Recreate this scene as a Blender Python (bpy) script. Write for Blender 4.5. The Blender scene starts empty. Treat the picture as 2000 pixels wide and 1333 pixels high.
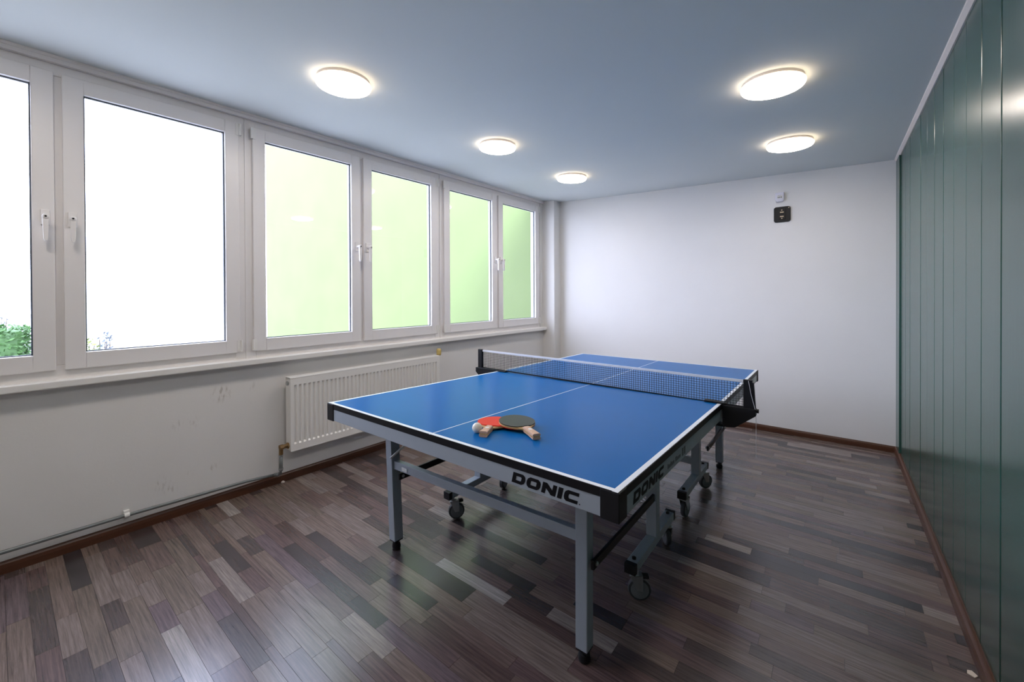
import bpy, bmesh, math, random
from mathutils import Vector, Matrix

S = bpy.context.scene
C = S.collection
rnd = random.Random(7)
PI = math.pi

# ------------------------------------------------------------------ camera
CAM = Vector((1.9744, -1.0607, 1.3330))
YAW, PITCH, ROLL, FPX, PX, PY = 0.68704, -0.00626, -0.00495, 803.41, 969.27, 581.86
cam_d = bpy.data.cameras.new('camera')
cam = bpy.data.objects.new('camera', cam_d); C.objects.link(cam)
_f = Vector((-math.sin(YAW) * math.cos(PITCH), math.cos(YAW) * math.cos(PITCH), math.sin(PITCH)))
_r = Vector((math.cos(YAW), math.sin(YAW), 0)); _u = _r.cross(_f)
RV = _r * math.cos(ROLL) + _u * math.sin(ROLL); UV = -_r * math.sin(ROLL) + _u * math.cos(ROLL)
cam.matrix_world = Matrix(((RV.x, UV.x, -_f.x, CAM.x), (RV.y, UV.y, -_f.y, CAM.y), (RV.z, UV.z, -_f.z, CAM.z), (0, 0, 0, 1)))
cam_d.sensor_fit = 'HORIZONTAL'; cam_d.sensor_width = 36.0
cam_d.lens = FPX * 36 / 2000
cam_d.shift_x = (1000 - PX) / 2000; cam_d.shift_y = (PY - 666.5) / 2000
cam_d.clip_start = 0.02; cam_d.clip_end = 300
S.camera = cam
def to_px(p):
    q = Vector(p) - CAM; d = q.dot(_f)
    if d < 0.05: return None
    return (PX + FPX * q.dot(RV) / d, PY - FPX * q.dot(UV) / d)

# ------------------------------------------------------------------ world / exposure
w = bpy.data.worlds.new('overcast_sky'); S.world = w; w.use_nodes = True
bg = w.node_tree.nodes['Background']
bg.inputs[0].default_value = (0.76, 0.83, 1.12, 1); bg.inputs[1].default_value = 9.0
S.view_settings.view_transform = 'Standard'; S.view_settings.look = 'None'
S.view_settings.gamma = 1.0; S.view_settings.use_curve_mapping = False
S.view_settings.exposure = 0.12
LAMP_STRENGTH = 34.0
# hazy sun added to brighten the green wall outside; it never enters the windows
sun_d = bpy.data.lights.new('added_hazy_sun', 'SUN'); sun_d.energy = 4.5; sun_d.angle = math.radians(25); sun_d.color = (0.95, 0.97, 1.0)
sun = bpy.data.objects.new('added_hazy_sun', sun_d); C.objects.link(sun); sun.location = (6, -10, 8)
sun.rotation_euler = Vector((-0.45, 1.0, -0.55)).to_track_quat('-Z', 'Y').to_euler()

# ------------------------------------------------------------------ room numbers (metres)
XL0, SL = -1.0871, 0.02641          # left wall plane: x = XL0 + SL*y
AL = 0.026416
XR = 2.385; YB = 3.697; YF = -2.3
def xl(y): return XL0 + SL * y
ZC_L, ZC_R, X_FOLD = 2.5686, 2.4428, 0.06
ZC_F = 2.520
def zc(x):
    x0 = -1.05
    if x < X_FOLD: return ZC_L + (ZC_F - ZC_L) * (x - x0) / (X_FOLD - x0)
    return ZC_F + (ZC_R - ZC_F) * (x - X_FOLD) / (2.365 - X_FOLD)

# ------------------------------------------------------------------ materials
def mat(name, col, rough=0.5, metal=0.0, noise=0.0, nscale=20.0, bump=0.0, bscale=200.0, spec=0.5, stretch=None, emis=None, estr=0.0, coat=0.0):
    m = bpy.data.materials.new(name); m.use_nodes = True
    nt = m.node_tree; b = nt.nodes['Principled BSDF']
    b.inputs['Base Color'].default_value = (*col, 1); b.inputs['Roughness'].default_value = rough
    b.inputs['Metallic'].default_value = metal; b.inputs['Specular IOR Level'].default_value = spec
    if coat: b.inputs['Coat Weight'].default_value = coat; b.inputs['Coat Roughness'].default_value = 0.1
    if emis:
        b.inputs['Emission Color'].default_value = (*emis, 1); b.inputs['Emission Strength'].default_value = estr
    geo = nt.nodes.new('ShaderNodeNewGeometry'); vec = geo.outputs['Position']
    if stretch:
        mp = nt.nodes.new('ShaderNodeMapping'); mp.inputs['Scale'].default_value = stretch
        nt.links.new(vec, mp.inputs['Vector']); vec = mp.outputs['Vector']
    if noise:
        n = nt.nodes.new('ShaderNodeTexNoise'); n.inputs['Scale'].default_value = nscale; n.inputs['Detail'].default_value = 5
        nt.links.new(vec, n.inputs['Vector'])
        mx = nt.nodes.new('ShaderNodeMix'); mx.data_type = 'RGBA'; mx.blend_type = 'MIX'
        mx.inputs['A'].default_value = (*[max(0, c * (1 - noise)) for c in col], 1)
        mx.inputs['B'].default_value = (*[min(1, c * (1 + noise)) for c in col], 1)
        nt.links.new(n.outputs['Fac'], mx.inputs['Factor']); nt.links.new(mx.outputs['Result'], b.inputs['Base Color'])
    if bump:
        n2 = nt.nodes.new('ShaderNodeTexNoise'); n2.inputs['Scale'].default_value = bscale; n2.inputs['Detail'].default_value = 3
        nt.links.new(vec, n2.inputs['Vector'])
        bp = nt.nodes.new('ShaderNodeBump'); bp.inputs['Strength'].default_value = bump; bp.inputs['Distance'].default_value = 0.002
        nt.links.new(n2.outputs['Fac'], bp.inputs['Height']); nt.links.new(bp.outputs['Normal'], b.inputs['Normal'])
    return m

M = {}
M['wall'] = mat('white_wall_paint', (0.78, 0.765, 0.75), 0.85, noise=0.03, nscale=3, bump=0.15, bscale=90)
M['ceil'] = mat('ceiling_paint', (0.70, 0.735, 0.735), 0.85, noise=0.02, nscale=2)
M['pvc'] = mat('white_pvc', (0.83, 0.80, 0.79), 0.35, noise=0.01, nscale=6)
M['sill'] = mat('white_sill_board', (0.85, 0.83, 0.80), 0.35, noise=0.02, nscale=5)
M['gasket'] = mat('grey_gasket', (0.05, 0.065, 0.085), 0.5, noise=0.05)
M['green'] = mat('green_gloss_paint', (0.024, 0.070, 0.056), 0.24, noise=0.14, nscale=14, bump=0.10, bscale=60, stretch=(1, 1, 0.06), spec=0.5)
M['greengroove'] = mat('green_groove_paint', (0.03, 0.10, 0.09), 0.4, noise=0.05)
M['trim'] = mat('brown_wood_skirting', (0.078, 0.028, 0.013), 0.35, noise=0.3, nscale=30, stretch=(3, 3, 40))
M['radiator'] = mat('white_enamel', (0.85, 0.83, 0.80), 0.3, noise=0.015, nscale=4)
M['pipe'] = mat('painted_pipe_grey', (0.20, 0.215, 0.22), 0.35, metal=0.3, noise=0.15, nscale=15)
M['brass'] = mat('aged_brass', (0.30, 0.19, 0.09), 0.35, metal=0.8, noise=0.2, nscale=60)
M['yellow'] = mat('yellowed_plastic', (0.62, 0.46, 0.16), 0.4, noise=0.12, nscale=40)
M['blue'] = mat('blue_table_surface', (0.003, 0.108, 0.335), 0.28, noise=0.04, nscale=8, spec=0.05)
M['white'] = mat('white_line_paint', (0.72, 0.75, 0.79), 0.4, noise=0.02)
M['blackedge'] = mat('black_edge_band', (0.006, 0.006, 0.008), 0.45, noise=0.2, spec=0.2)
M['black'] = mat('black_plastic', (0.008, 0.008, 0.010), 0.45, noise=0.2, spec=0.25)
M['silver'] = mat('silver_powder_coat', (0.33, 0.365, 0.41), 0.42, metal=0.15, noise=0.03, nscale=30)
M['zinc'] = mat('zinc_plated_steel', (0.45, 0.47, 0.48), 0.3, metal=0.85, noise=0.1)
M['tyre'] = mat('dark_grey_tyre', (0.035, 0.037, 0.042), 0.5, noise=0.15)
M['wheel'] = mat('grey_wheel_hub', (0.16, 0.17, 0.18), 0.45, noise=0.1)
M['netting'] = mat('black_netting', (0.018, 0.02, 0.026), 0.6, noise=0.1)
M['tape'] = mat('white_net_tape', (0.72, 0.72, 0.74), 0.7, noise=0.05, nscale=80)
M['redrubber'] = mat('red_rubber', (0.66, 0.030, 0.014), 0.5, noise=0.06, nscale=30, spec=0.15)
M['blackrubber'] = mat('black_rubber', (0.026, 0.029, 0.029), 0.38, noise=0.1, nscale=30, spec=0.25)
M['ply'] = mat('pale_plywood', (0.52, 0.32, 0.13), 0.5, noise=0.2, nscale=25)
M['handlewood'] = mat('pink_beige_handle_wood', (0.55, 0.34, 0.24), 0.5, noise=0.25, nscale=60, stretch=(4, 1, 8))
M['ball'] = mat('cream_ball', (0.72, 0.66, 0.56), 0.4, noise=0.02)
M['lampbody'] = mat('white_lamp_body', (0.72, 0.66, 0.63), 0.5, noise=0.02)
M['lamprim'] = mat('glowing_rim', (0.9, 0.9, 0.9), 0.5, noise=0.01, emis=(1.0, 0.80, 0.58), estr=LAMP_STRENGTH * 0.24)
M['lampglow'] = mat('glowing_diffuser', (0.9, 0.9, 0.9), 0.5, noise=0.01, emis=(1.0, 0.895, 0.81), estr=LAMP_STRENGTH)
M['boxwhite'] = mat('lilac_white_plastic', (0.70, 0.69, 0.78), 0.4, noise=0.02)
M['screw'] = mat('pale_brass_screw', (0.45, 0.38, 0.28), 0.4, metal=0.5, noise=0.1)
M['scrap'] = mat('pale_scrap', (0.7, 0.62, 0.55), 0.7, noise=0.1)
M['concrete'] = mat('pale_concrete', (0.38, 0.38, 0.37), 0.9, noise=0.08, nscale=2)
M['render'] = mat('lime_green_render', (0.128, 0.168, 0.064), 0.9, noise=0.12, nscale=1.2, bump=0.4, bscale=25)
M['leaf'] = mat('hedge_green_leaf', (0.055, 0.125, 0.034), 0.6, noise=0.45, nscale=5)
M['leafy'] = mat('yellow_green_leaf', (0.17, 0.20, 0.05), 0.6, noise=0.4, nscale=5)
M['leafb'] = mat('blue_green_leaf', (0.12, 0.14, 0.17), 0.6, noise=0.4, nscale=5)
M['bark'] = mat('bark', (0.12, 0.09, 0.07), 0.8, noise=0.3)
M['stickers'] = mat('white_sticker', (0.7, 0.7, 0.68), 0.5, noise=0.03)
M['print'] = mat('black_print', (0.005, 0.005, 0.007), 0.5, noise=0.1, spec=0.15)
M['greyprint'] = mat('grey_print', (0.06, 0.07, 0.08), 0.5, noise=0.1)

# window glass: clear pane with a fresnel reflection
g = bpy.data.materials.new('window_glass'); g.use_nodes = True
nt = g.node_tree; nt.nodes.remove(nt.nodes['Principled BSDF'])
out = nt.nodes['Material Output']; tr = nt.nodes.new('ShaderNodeBsdfTransparent'); gl = nt.nodes.new('ShaderNodeBsdfGlossy')
tr.inputs[0].default_value = (0.96, 0.98, 0.97, 1); gl.inputs['Roughness'].default_value = 0.01
fr = nt.nodes.new('ShaderNodeFresnel'); fr.inputs[0].default_value = 1.45
mx = nt.nodes.new('ShaderNodeMixShader'); nt.links.new(fr.outputs[0], mx.inputs[0]); nt.links.new(tr.outputs[0], mx.inputs[1]); nt.links.new(gl.outputs[0], mx.inputs[2])
nt.links.new(mx.outputs[0], out.inputs['Surface']); M['glass'] = g

# left wall paint with scuffs and old stains
def stained_wall():
    m = M['wall'].copy(); m.name = 'white_wall_paint_scuffed'
    nt = m.node_tree; b = nt.nodes['Principled BSDF']
    src = b.inputs['Base Color'].links[0].from_socket
    geo = nt.nodes.new('ShaderNodeNewGeometry')
    n = nt.nodes.new('ShaderNodeTexNoise'); n.inputs['Scale'].default_value = 45; n.inputs['Detail'].default_value = 4
    mp = nt.nodes.new('ShaderNodeMapping'); mp.inputs['Scale'].default_value = (1, 1.6, 0.5); mp.inputs['Rotation'].default_value = (0.5, 0, 0)
    nt.links.new(geo.outputs['Position'], mp.inputs[0]); nt.links.new(mp.outputs[0], n.inputs['Vector'])
    r = nt.nodes.new('ShaderNodeMapRange'); r.inputs[1].default_value = 0.50; r.inputs[2].default_value = 0.66
    nt.links.new(n.outputs['Fac'], r.inputs[0])
    total = None
    for (y, z, rad, s) in [(-0.13, 0.70, 0.075, 0.9), (-0.36, 0.555, 0.05, 0.35), (-0.285, 0.55, 0.055, 0.35), (-0.44, 0.225, 0.06, 0.6), (-0.40, 0.175, 0.05, 0.45), (-0.18, 0.235, 0.035, 0.6), (-0.30, 0.24, 0.03, 0.4), (0.05, 0.72, 0.05, 0.25), (2.1, 0.45, 0.06, 0.4)]:
        d = nt.nodes.new('ShaderNodeVectorMath'); d.operation = 'DISTANCE'; d.inputs[1].default_value = (xl(y), y, z)
        nt.links.new(geo.outputs['Position'], d.inputs[0])
        q = nt.nodes.new('ShaderNodeMapRange'); q.interpolation_type = 'SMOOTHSTEP'
        q.inputs[1].default_value = 0.0; q.inputs[2].default_value = rad; q.inputs[3].default_value = s; q.inputs[4].default_value = 0.0
        nt.links.new(d.outputs['Value'], q.inputs[0])
        if total is None: total = q.outputs[0]
        else:
            a = nt.nodes.new('ShaderNodeMath'); a.operation = 'MAXIMUM'
            nt.links.new(total, a.inputs[0]); nt.links.new(q.outputs[0], a.inputs[1]); total = a.outputs[0]
    mu = nt.nodes.new('ShaderNodeMath'); mu.operation = 'MULTIPLY'
    nt.links.new(total, mu.inputs[0]); nt.links.new(r.outputs[0], mu.inputs[1])
    mx = nt.nodes.new('ShaderNodeMix'); mx.data_type = 'RGBA'; mx.inputs['B'].default_value = (0.33, 0.29, 0.24, 1)
    nt.links.new(mu.outputs[0], mx.inputs['Factor']); nt.links.new(src, mx.inputs['A'])
    nt.links.new(mx.outputs['Result'], b.inputs['Base Color'])
    return m
M['wall_scuffed'] = stained_wall()

# laminate strips: a handful of printed wood tones
def wood_tone(i, col, dark):
    m = bpy.data.materials.new('laminate_tone'); m.use_nodes = True; nt = m.node_tree; b = nt.nodes['Principled BSDF']
    geo = nt.nodes.new('ShaderNodeNewGeometry'); mp = nt.nodes.new('ShaderNodeMapping')
    mp.inputs['Scale'].default_value = (1.8, 44, 1); mp.inputs['Location'].default_value = (i * 3.7, i * 1.3, 0)
    nt.links.new(geo.outputs['Position'], mp.inputs[0])
    n = nt.nodes.new('ShaderNodeTexNoise'); n.inputs['Scale'].default_value = 2.6; n.inputs['Detail'].default_value = 8; n.inputs['Roughness'].default_value = 0.68; n.inputs['Distortion'].default_value = 0.25
    nt.links.new(mp.outputs[0], n.inputs['Vector'])
    cr = nt.nodes.new('ShaderNodeValToRGB'); e = cr.color_ramp.elements
    e[0].position = 0.30; e[0].color = (*[c * dark for c in col], 1); e[1].position = 0.68; e[1].color = (*[min(1, c * 1.30) for c in col], 1)
    nt.links.new(n.outputs['Fac'], cr.inputs[0]); nt.links.new(cr.outputs[0], b.inputs['Base Color'])
    b.inputs['Roughness'].default_value = 0.27; b.inputs['Specular IOR Level'].default_value = 0.85; b.inputs['Coat Weight'].default_value = 0.15; b.inputs['Coat Roughness'].default_value = 0.24; b.inputs['Specular Tint'].default_value = (0.86, 0.90, 1.0, 1)
    bp = nt.nodes.new('ShaderNodeBump'); bp.inputs['Strength'].default_value = 0.06; bp.inputs['Distance'].default_value = 0.001
    nt.links.new(n.outputs['Fac'], bp.inputs['Height']); nt.links.new(bp.outputs['Normal'], b.inputs['Normal'])
    return m
TONES = [(0.140, 0.094, 0.082), (0.098, 0.062, 0.055), (0.185, 0.140, 0.122), (0.056, 0.040, 0.038), (0.122, 0.078, 0.074), (0.235, 0.190, 0.170),
         (0.080, 0.058, 0.054), (0.150, 0.112, 0.090), (0.040, 0.030, 0.031), (0.130, 0.090, 0.096), (0.165, 0.118, 0.098), (0.310, 0.270, 0.250)]
WT = [wood_tone(i, tuple(q * 1.0 for q in c), 0.42) for i, c in enumerate(TONES)]
WTW = [5, 4, 5, 3, 4, 3, 4, 4, 2, 3, 4, 0.5]

# ------------------------------------------------------------------ mesh helpers
class MB:
    def __init__(s): s.v = []; s.f = []; s.mi = []; s.cur = 0
    def add(s, vs, fs):
        o = len(s.v); s.v += [tuple(x) for x in vs]; s.f += [tuple(o + i for i in f) for f in fs]; s.mi += [s.cur] * len(fs); return s
    def box(s, x0, x1, y0, y1, z0, z1, fn=None):
        vs = [(x0, y0, z0), (x1, y0, z0), (x1, y1, z0), (x0, y1, z0), (x0, y0, z1), (x1, y0, z1), (x1, y1, z1), (x0, y1, z1)]
        if fn: vs = [fn(*p) for p in vs]
        return s.add(vs, [(0, 3, 2, 1), (4, 5, 6, 7), (0, 1, 5, 4), (1, 2, 6, 5), (2, 3, 7, 6), (3, 0, 4, 7)])
    def bar(s, a, b, wx, wz, up=(0, 0, 1)):
        a = Vector(a); b = Vector(b); d = (b - a).normalized(); u = Vector(up)
        if abs(d.dot(u)) > 0.95: u = Vector((0, 1, 0))
        r = d.cross(u).normalized(); u = r.cross(d).normalized()
        vs = []
        for p in (a, b):
            for sx, sz in ((-1, -1), (1, -1), (1, 1), (-1, 1)): vs.append(p + r * sx * wx / 2 + u * sz * wz / 2)
        return s.add(vs, [(0, 1, 2, 3), (7, 6, 5, 4), (0, 4, 5, 1), (1, 5, 6, 2), (2, 6, 7, 3), (3, 7, 4, 0)])
    def prism(s, poly, axis, a0, a1):
        # poly: 2-d points; axis: the direction extruded along ('x','y','z')
        def P(p, t): return {'x': (t, p[0], p[1]), 'y': (p[0], t, p[1]), 'z': (p[0], p[1], t)}[axis]
        n = len(poly); vs = [P(p, a0) for p in poly] + [P(p, a1) for p in poly]
        return s.add(vs, [tuple(range(n - 1, -1, -1)), tuple(range(n, 2 * n))] + [(i, (i + 1) % n, n + (i + 1) % n, n + i) for i in range(n)])
    def tube(s, pts, r, n=10, cap=True):
        pts = [Vector(p) for p in pts]; rings = []
        for i, p in enumerate(pts):
            d = (pts[min(i + 1, len(pts) - 1)] - pts[max(i - 1, 0)]).normalized()
            u = Vector((0, 0, 1)) if abs(d.z) < 0.9 else Vector((1, 0, 0))
            a = d.cross(u).normalized(); b = d.cross(a).normalized()
            rr = r[i] if isinstance(r, (list, tuple)) else r
            rings.append([p + (a * math.cos(2 * PI * k / n) + b * math.sin(2 * PI * k / n)) * rr for k in range(n)])
        vs = [q for ring in rings for q in ring]; fs = []
        for i in range(len(pts) - 1):
            for k in range(n): fs.append((i * n + k, i * n + (k + 1) % n, (i + 1) * n + (k + 1) % n, (i + 1) * n + k))
        if cap: fs.append(tuple(range(n))); fs.append(tuple(range((len(pts) - 1) * n + n - 1, (len(pts) - 1) * n - 1, -1)))
        return s.add(vs, fs)
    def lathe(s, prof, c=(0, 0, 0), axis='z', n=32):
        vs = []; fs = []
        for (r, h) in prof:
            for k in range(n):
                a = 2 * PI * k / n; p = (r * math.cos(a), r * math.sin(a), h)
                p = {'z': p, 'x': (p[2], p[0], p[1]), 'y': (p[0], p[2], p[1])}[axis]
                vs.append((p[0] + c[0], p[1] + c[1], p[2] + c[2]))
        for i in range(len(prof) - 1):
            for k in range(n): fs.append((i * n + k, i * n + (k + 1) % n, (i + 1) * n + (k + 1) % n, (i + 1) * n + k))
        if prof[0][0] > 1e-5: fs.append(tuple(range(n)))
        if prof[-1][0] > 1e-5: fs.append(tuple(range((len(prof) - 1) * n, len(prof) * n)))
        return s.add(vs, fs)
    def mesh(s, name, mats, smooth=False, org=(0, 0, 0)):
        me = bpy.data.meshes.new(name)
        me.from_pydata([(v[0] - org[0], v[1] - org[1], v[2] - org[2]) for v in s.v], [], s.f)
        for m in (mats if isinstance(mats, (list, tuple)) else [mats]): me.materials.append(m)
        if max(s.mi or [0]) > 0: me.polygons.foreach_set('material_index', s.mi)
        bm = bmesh.new(); bm.from_mesh(me); bmesh.ops.remove_doubles(bm, verts=bm.verts, dist=1e-6)
        bmesh.ops.recalc_face_normals(bm, faces=bm.faces); bm.to_mesh(me); bm.free()
        if smooth: me.polygons.foreach_set('use_smooth', [True] * len(me.polygons))
        me.update(); return me

ORG = {}
def tag(o, label=None, cat=None, group=None, kind=None):
    if label: o['label'] = label
    if cat: o['category'] = cat
    if group: o['group'] = group
    if kind: o['kind'] = kind
    return o
def obj(name, mb, m, parent=None, bevel=0.0, smooth=False, auto=False):
    """mesh object; the mesh is given in the parent's own frame (or, top-level, in world coordinates)"""
    if parent is None:
        xs = [v[0] for v in mb.v]; ys = [v[1] for v in mb.v]; zs = [v[2] for v in mb.v]
        org = ((min(xs) + max(xs)) / 2, (min(ys) + max(ys)) / 2, min(zs))
    else: org = ORG.get(parent.name, (0, 0, 0))
    o = bpy.data.objects.new(name, mb.mesh(name, m, smooth or auto, org)); C.objects.link(o)
    if parent is None: o.location = org; ORG[o.name] = org
    else: o.parent = parent; ORG[o.name] = org
    if bevel:
        bv = o.modifiers.new('bevel', 'BEVEL'); bv.width = bevel; bv.segments = 2; bv.limit_method = 'ANGLE'; bv.angle_limit = math.radians(35)
    if auto:
        es = o.modifiers.new('edge_split', 'EDGE_SPLIT'); es.split_angle = math.radians(35)
    return o
def thing(name, loc=(0, 0, 0), rotz=0.0, local=False):
    o = bpy.data.objects.new(name, None); C.objects.link(o); o.empty_display_size = 0.1
    o.location = loc; o.rotation_euler = (0, 0, rotz)
    ORG[o.name] = (0, 0, 0) if local else tuple(loc)
    return o
def copy_tree(o, parent=None):
    c = o.copy(); C.objects.link(c); c.parent = parent
    for ch in list(o.children): copy_tree(ch, c)
    return c

# ================================================================== THE SETTING
def Lw(u, v, z): return (xl(v) + u, v, z)       # left-wall frame: u into the room, v along the wall

# walls
m = MB()
m.box(-0.125, -0.012, YF - .2, 3.9, -0.3, 0.905, Lw)
m.box(-0.125, -0.012, YF - .2, 3.9, 2.537, 2.80, Lw)
m.box(-0.125, -0.012, YF - .2, -1.716, 0.905, 2.537, Lw)
m.box(-0.125, -0.012, 3.489, 3.9, 0.905, 2.537, Lw)
wl = obj('wall_left', m, M['wall_scuffed']); tag(wl, 'white plaster wall below and around the row of windows', 'wall', kind='structure')
m = MB(); m.box(-1.3, XR + .25, YB, YB + .25, -0.3, 2.80)
tag(obj('wall_back', m, M['wall']), 'plain white end wall behind the table', 'wall', kind='structure')
m = MB(); m.box(-1.6, XR + .25, YF - .25, YF, -0.3, 2.80)
tag(obj('wall_front', m, M['wall']), 'white wall behind the viewpoint', 'wall', kind='structure')
m = MB(); m.box(XR + 0.012, XR + .25, YF - .1, YB + .1, -0.3, 2.80)
wr = obj('wall_right', m, M['greengroove']); tag(wr, 'wall clad in glossy dark green upright boards', 'wall', kind='structure')
# boards
me_b = MB(); BW = 0.2247
me_b.box(0, 0.012, 0.0022, BW - 0.0022, 0.02, 2.452)
bmesh_board = me_b.mesh('board', M['green'])
y = 0.743 - BW * 13
first = True
while y < YB - 0.02:
    o = bpy.data.objects.new('board', bmesh_board); C.objects.link(o); o.parent = wr
    wo = ORG[wr.name]; o.location = (XR - wo[0] + rnd.uniform(0, 0.0015), y - wo[1], -wo[2])
    if y + BW > YB: o.scale = (1, (YB - y) / BW, 1)
    bv = o.modifiers.new('bevel', 'BEVEL'); bv.width = 0.003; bv.segments = 2
    y += BW
m = MB(); m.box(XR - 0.010, XR + 0.005, 3.485, YB + .01, 0.02, 2.442)
obj('corner_batten', m, M['green'], wr, bevel=0.002)

# pillar in the far left corner
m = MB(); m.box(-1.15, -0.828, 3.545, YB + 0.02, -0.02, 2.60)
tag(obj('pillar', m, M['wall'], bevel=0.008), 'narrow white boxed pillar in the corner beside the last window', 'pillar', kind='structure')

# ceiling (slopes gently, with a faint fold along the lamp row)
m = MB(); ys0, ys1 = YF - .2, YB + .2
prof = [(-1.45, zc(-1.45)), (X_FOLD, zc(X_FOLD)), (XR + .2, zc(XR + .2)), (XR + .2, 2.86), (-1.45, 2.86)]
m.prism(prof, 'y', ys0, ys1)
tag(obj('ceiling', m, M['ceil']), 'plain pale blue-grey painted ceiling', 'ceiling', kind='structure')

# floor slab with laminate strips
m = MB(); m.box(-1.40, XR + .2, YF - .2, YB + .2, -0.30, -0.003)
fl = obj('floor', m, M['black']); tag(fl, 'grey-brown laminate floor of narrow mixed-tone strips', 'floor', kind='structure')
fo = ORG[fl.name]
SW = 0.0645; strips = []
row = 0; y = YF
lens = [0.215, 0.285, 0.355, 0.43, 0.52, 0.62]
prev_t = 0
while y < YB:
    wdt = SW if rnd.random() < 0.86 else SW * rnd.choice([0.5, 1.5])
    x = -1.20 - rnd.random() * 0.4
    while x < XR + 0.02:
        L = rnd.choice(lens); t = rnd.choices(range(len(WT)), WTW)[0]
        if t == prev_t: t = (t + 3) % (len(WT) - 1)
        prev_t = t
        x0 = max(x, -1.22); x1 = min(x + L, XR + 0.03)
        if x1 - x0 > 0.02: strips.append((x0, x1, y, min(y + wdt, YB + .02), t))
        x += L
    y += wdt
def area_px(s):
    c = [to_px((s[i], s[j], 0)) for i, j in ((0, 2), (1, 2), (1, 3), (0, 3))]
    if any(q is None for q in c): return 0
    cx = sum(q[0] for q in c) / 4; cy = sum(q[1] for q in c) / 4
    if not (-40 < cx < 2040 and 500 < cy < 1380): return 0
    return abs(sum(c[i][0] * c[(i + 1) % 4][1] - c[(i + 1) % 4][0] * c[i][1] for i in range(4))) / 2
strips.sort(key=area_px, reverse=True)
cache = {}
G = 0.0005
for (x0, x1, y0, y1, t) in strips[:300]:
    key = (round(x1 - x0, 3), round(y1 - y0, 4), t)
    if key not in cache:
        b = MB(); b.box(G, x1 - x0 - G, G, y1 - y0 - G, -0.0035, 0.0); cache[key] = b.mesh('plank', WT[t])
    o = bpy.data.objects.new('plank', cache[key]); C.objects.link(o); o.parent = fl
    o.location = (x0 - fo[0], y0 - fo[1], -fo[2])
b = MB()
for (x0, x1, y0, y1, t) in strips[300:]:
    b.cur = t; b.box(x0 + G, x1 - G, y0 + G, y1 - G, -0.0035, 0.0)
o = obj('plank_field', b, WT, fl); o['kind'] = 'stuff'

# skirting boards
def skirting(name, pts, label, inward):
    pass
SK = [(0, 0), (0.016, 0), (0.016, 0.030), (0.013, 0.046), (0.008, 0.054), (0.006, 0.060), (0, 0.060)]
m = MB(); n = len(SK)
vs = [Lw(-0.014 + p[0], YF, p[1]) for p in SK] + [Lw(-0.014 + p[0], 3.56, p[1]) for p in SK]
m.add(vs, [tuple(range(n)), tuple(range(2 * n - 1, n - 1, -1))] + [(i, (i + 1) % n, n + (i + 1) % n, n + i) for i in range(n)])
tag(obj('baseboard_left', m, M['trim']), 'dark brown wood skirting below the windows', 'skirting', kind='structure')
m = MB(); m.prism([(YB - p[0] * 0.75, p[1] * 0.88) for p in SK], 'x', -0.83, XR)
tag(obj('baseboard_back', m, M['trim']), 'brown wood skirting along the white end wall', 'skirting', kind='structure')
m = MB(); m.prism([(XR + 0.001 - p[0] * 1.3, p[1]) for p in SK], 'y', YF, YB)
tag(obj('baseboard_right', m, M['trim']), 'brown wood skirting along the green boards', 'skirting', kind='structure')
# white cornice strip between ceiling and green boards; strip above the windows
m = MB(); m.prism([(XR + .004, 2.425), (XR - 0.005, 2.425), (XR - 0.019, 2.437), (XR - 0.023, 2.446), (XR + .004, 2.452)], 'y', YF, YB)
tag(obj('trim_1', m, M['lampbody']), 'thin white cornice above the green boards', 'trim', kind='structure')
m = MB(); m.box(-0.02, 0.006, YF, 3.55, 2.534, 2.562, Lw); m.box(-0.02, 0.012, YF, 3.55, 2.555, 2.572, Lw)
tag(obj('trim_2', m, M['pvc'], bevel=0.002), 'white strip between the window tops and the ceiling', 'trim', kind='structure')

# window sill
m = MB(); m.box(-0.06, 0.052, -1.72, 3.575, 0.872, 0.911, Lw)
tag(obj('window_sill', m, M['sill'], bevel=0.006), 'long white window sill running under all the windows', 'sill', kind='structure')

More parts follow.
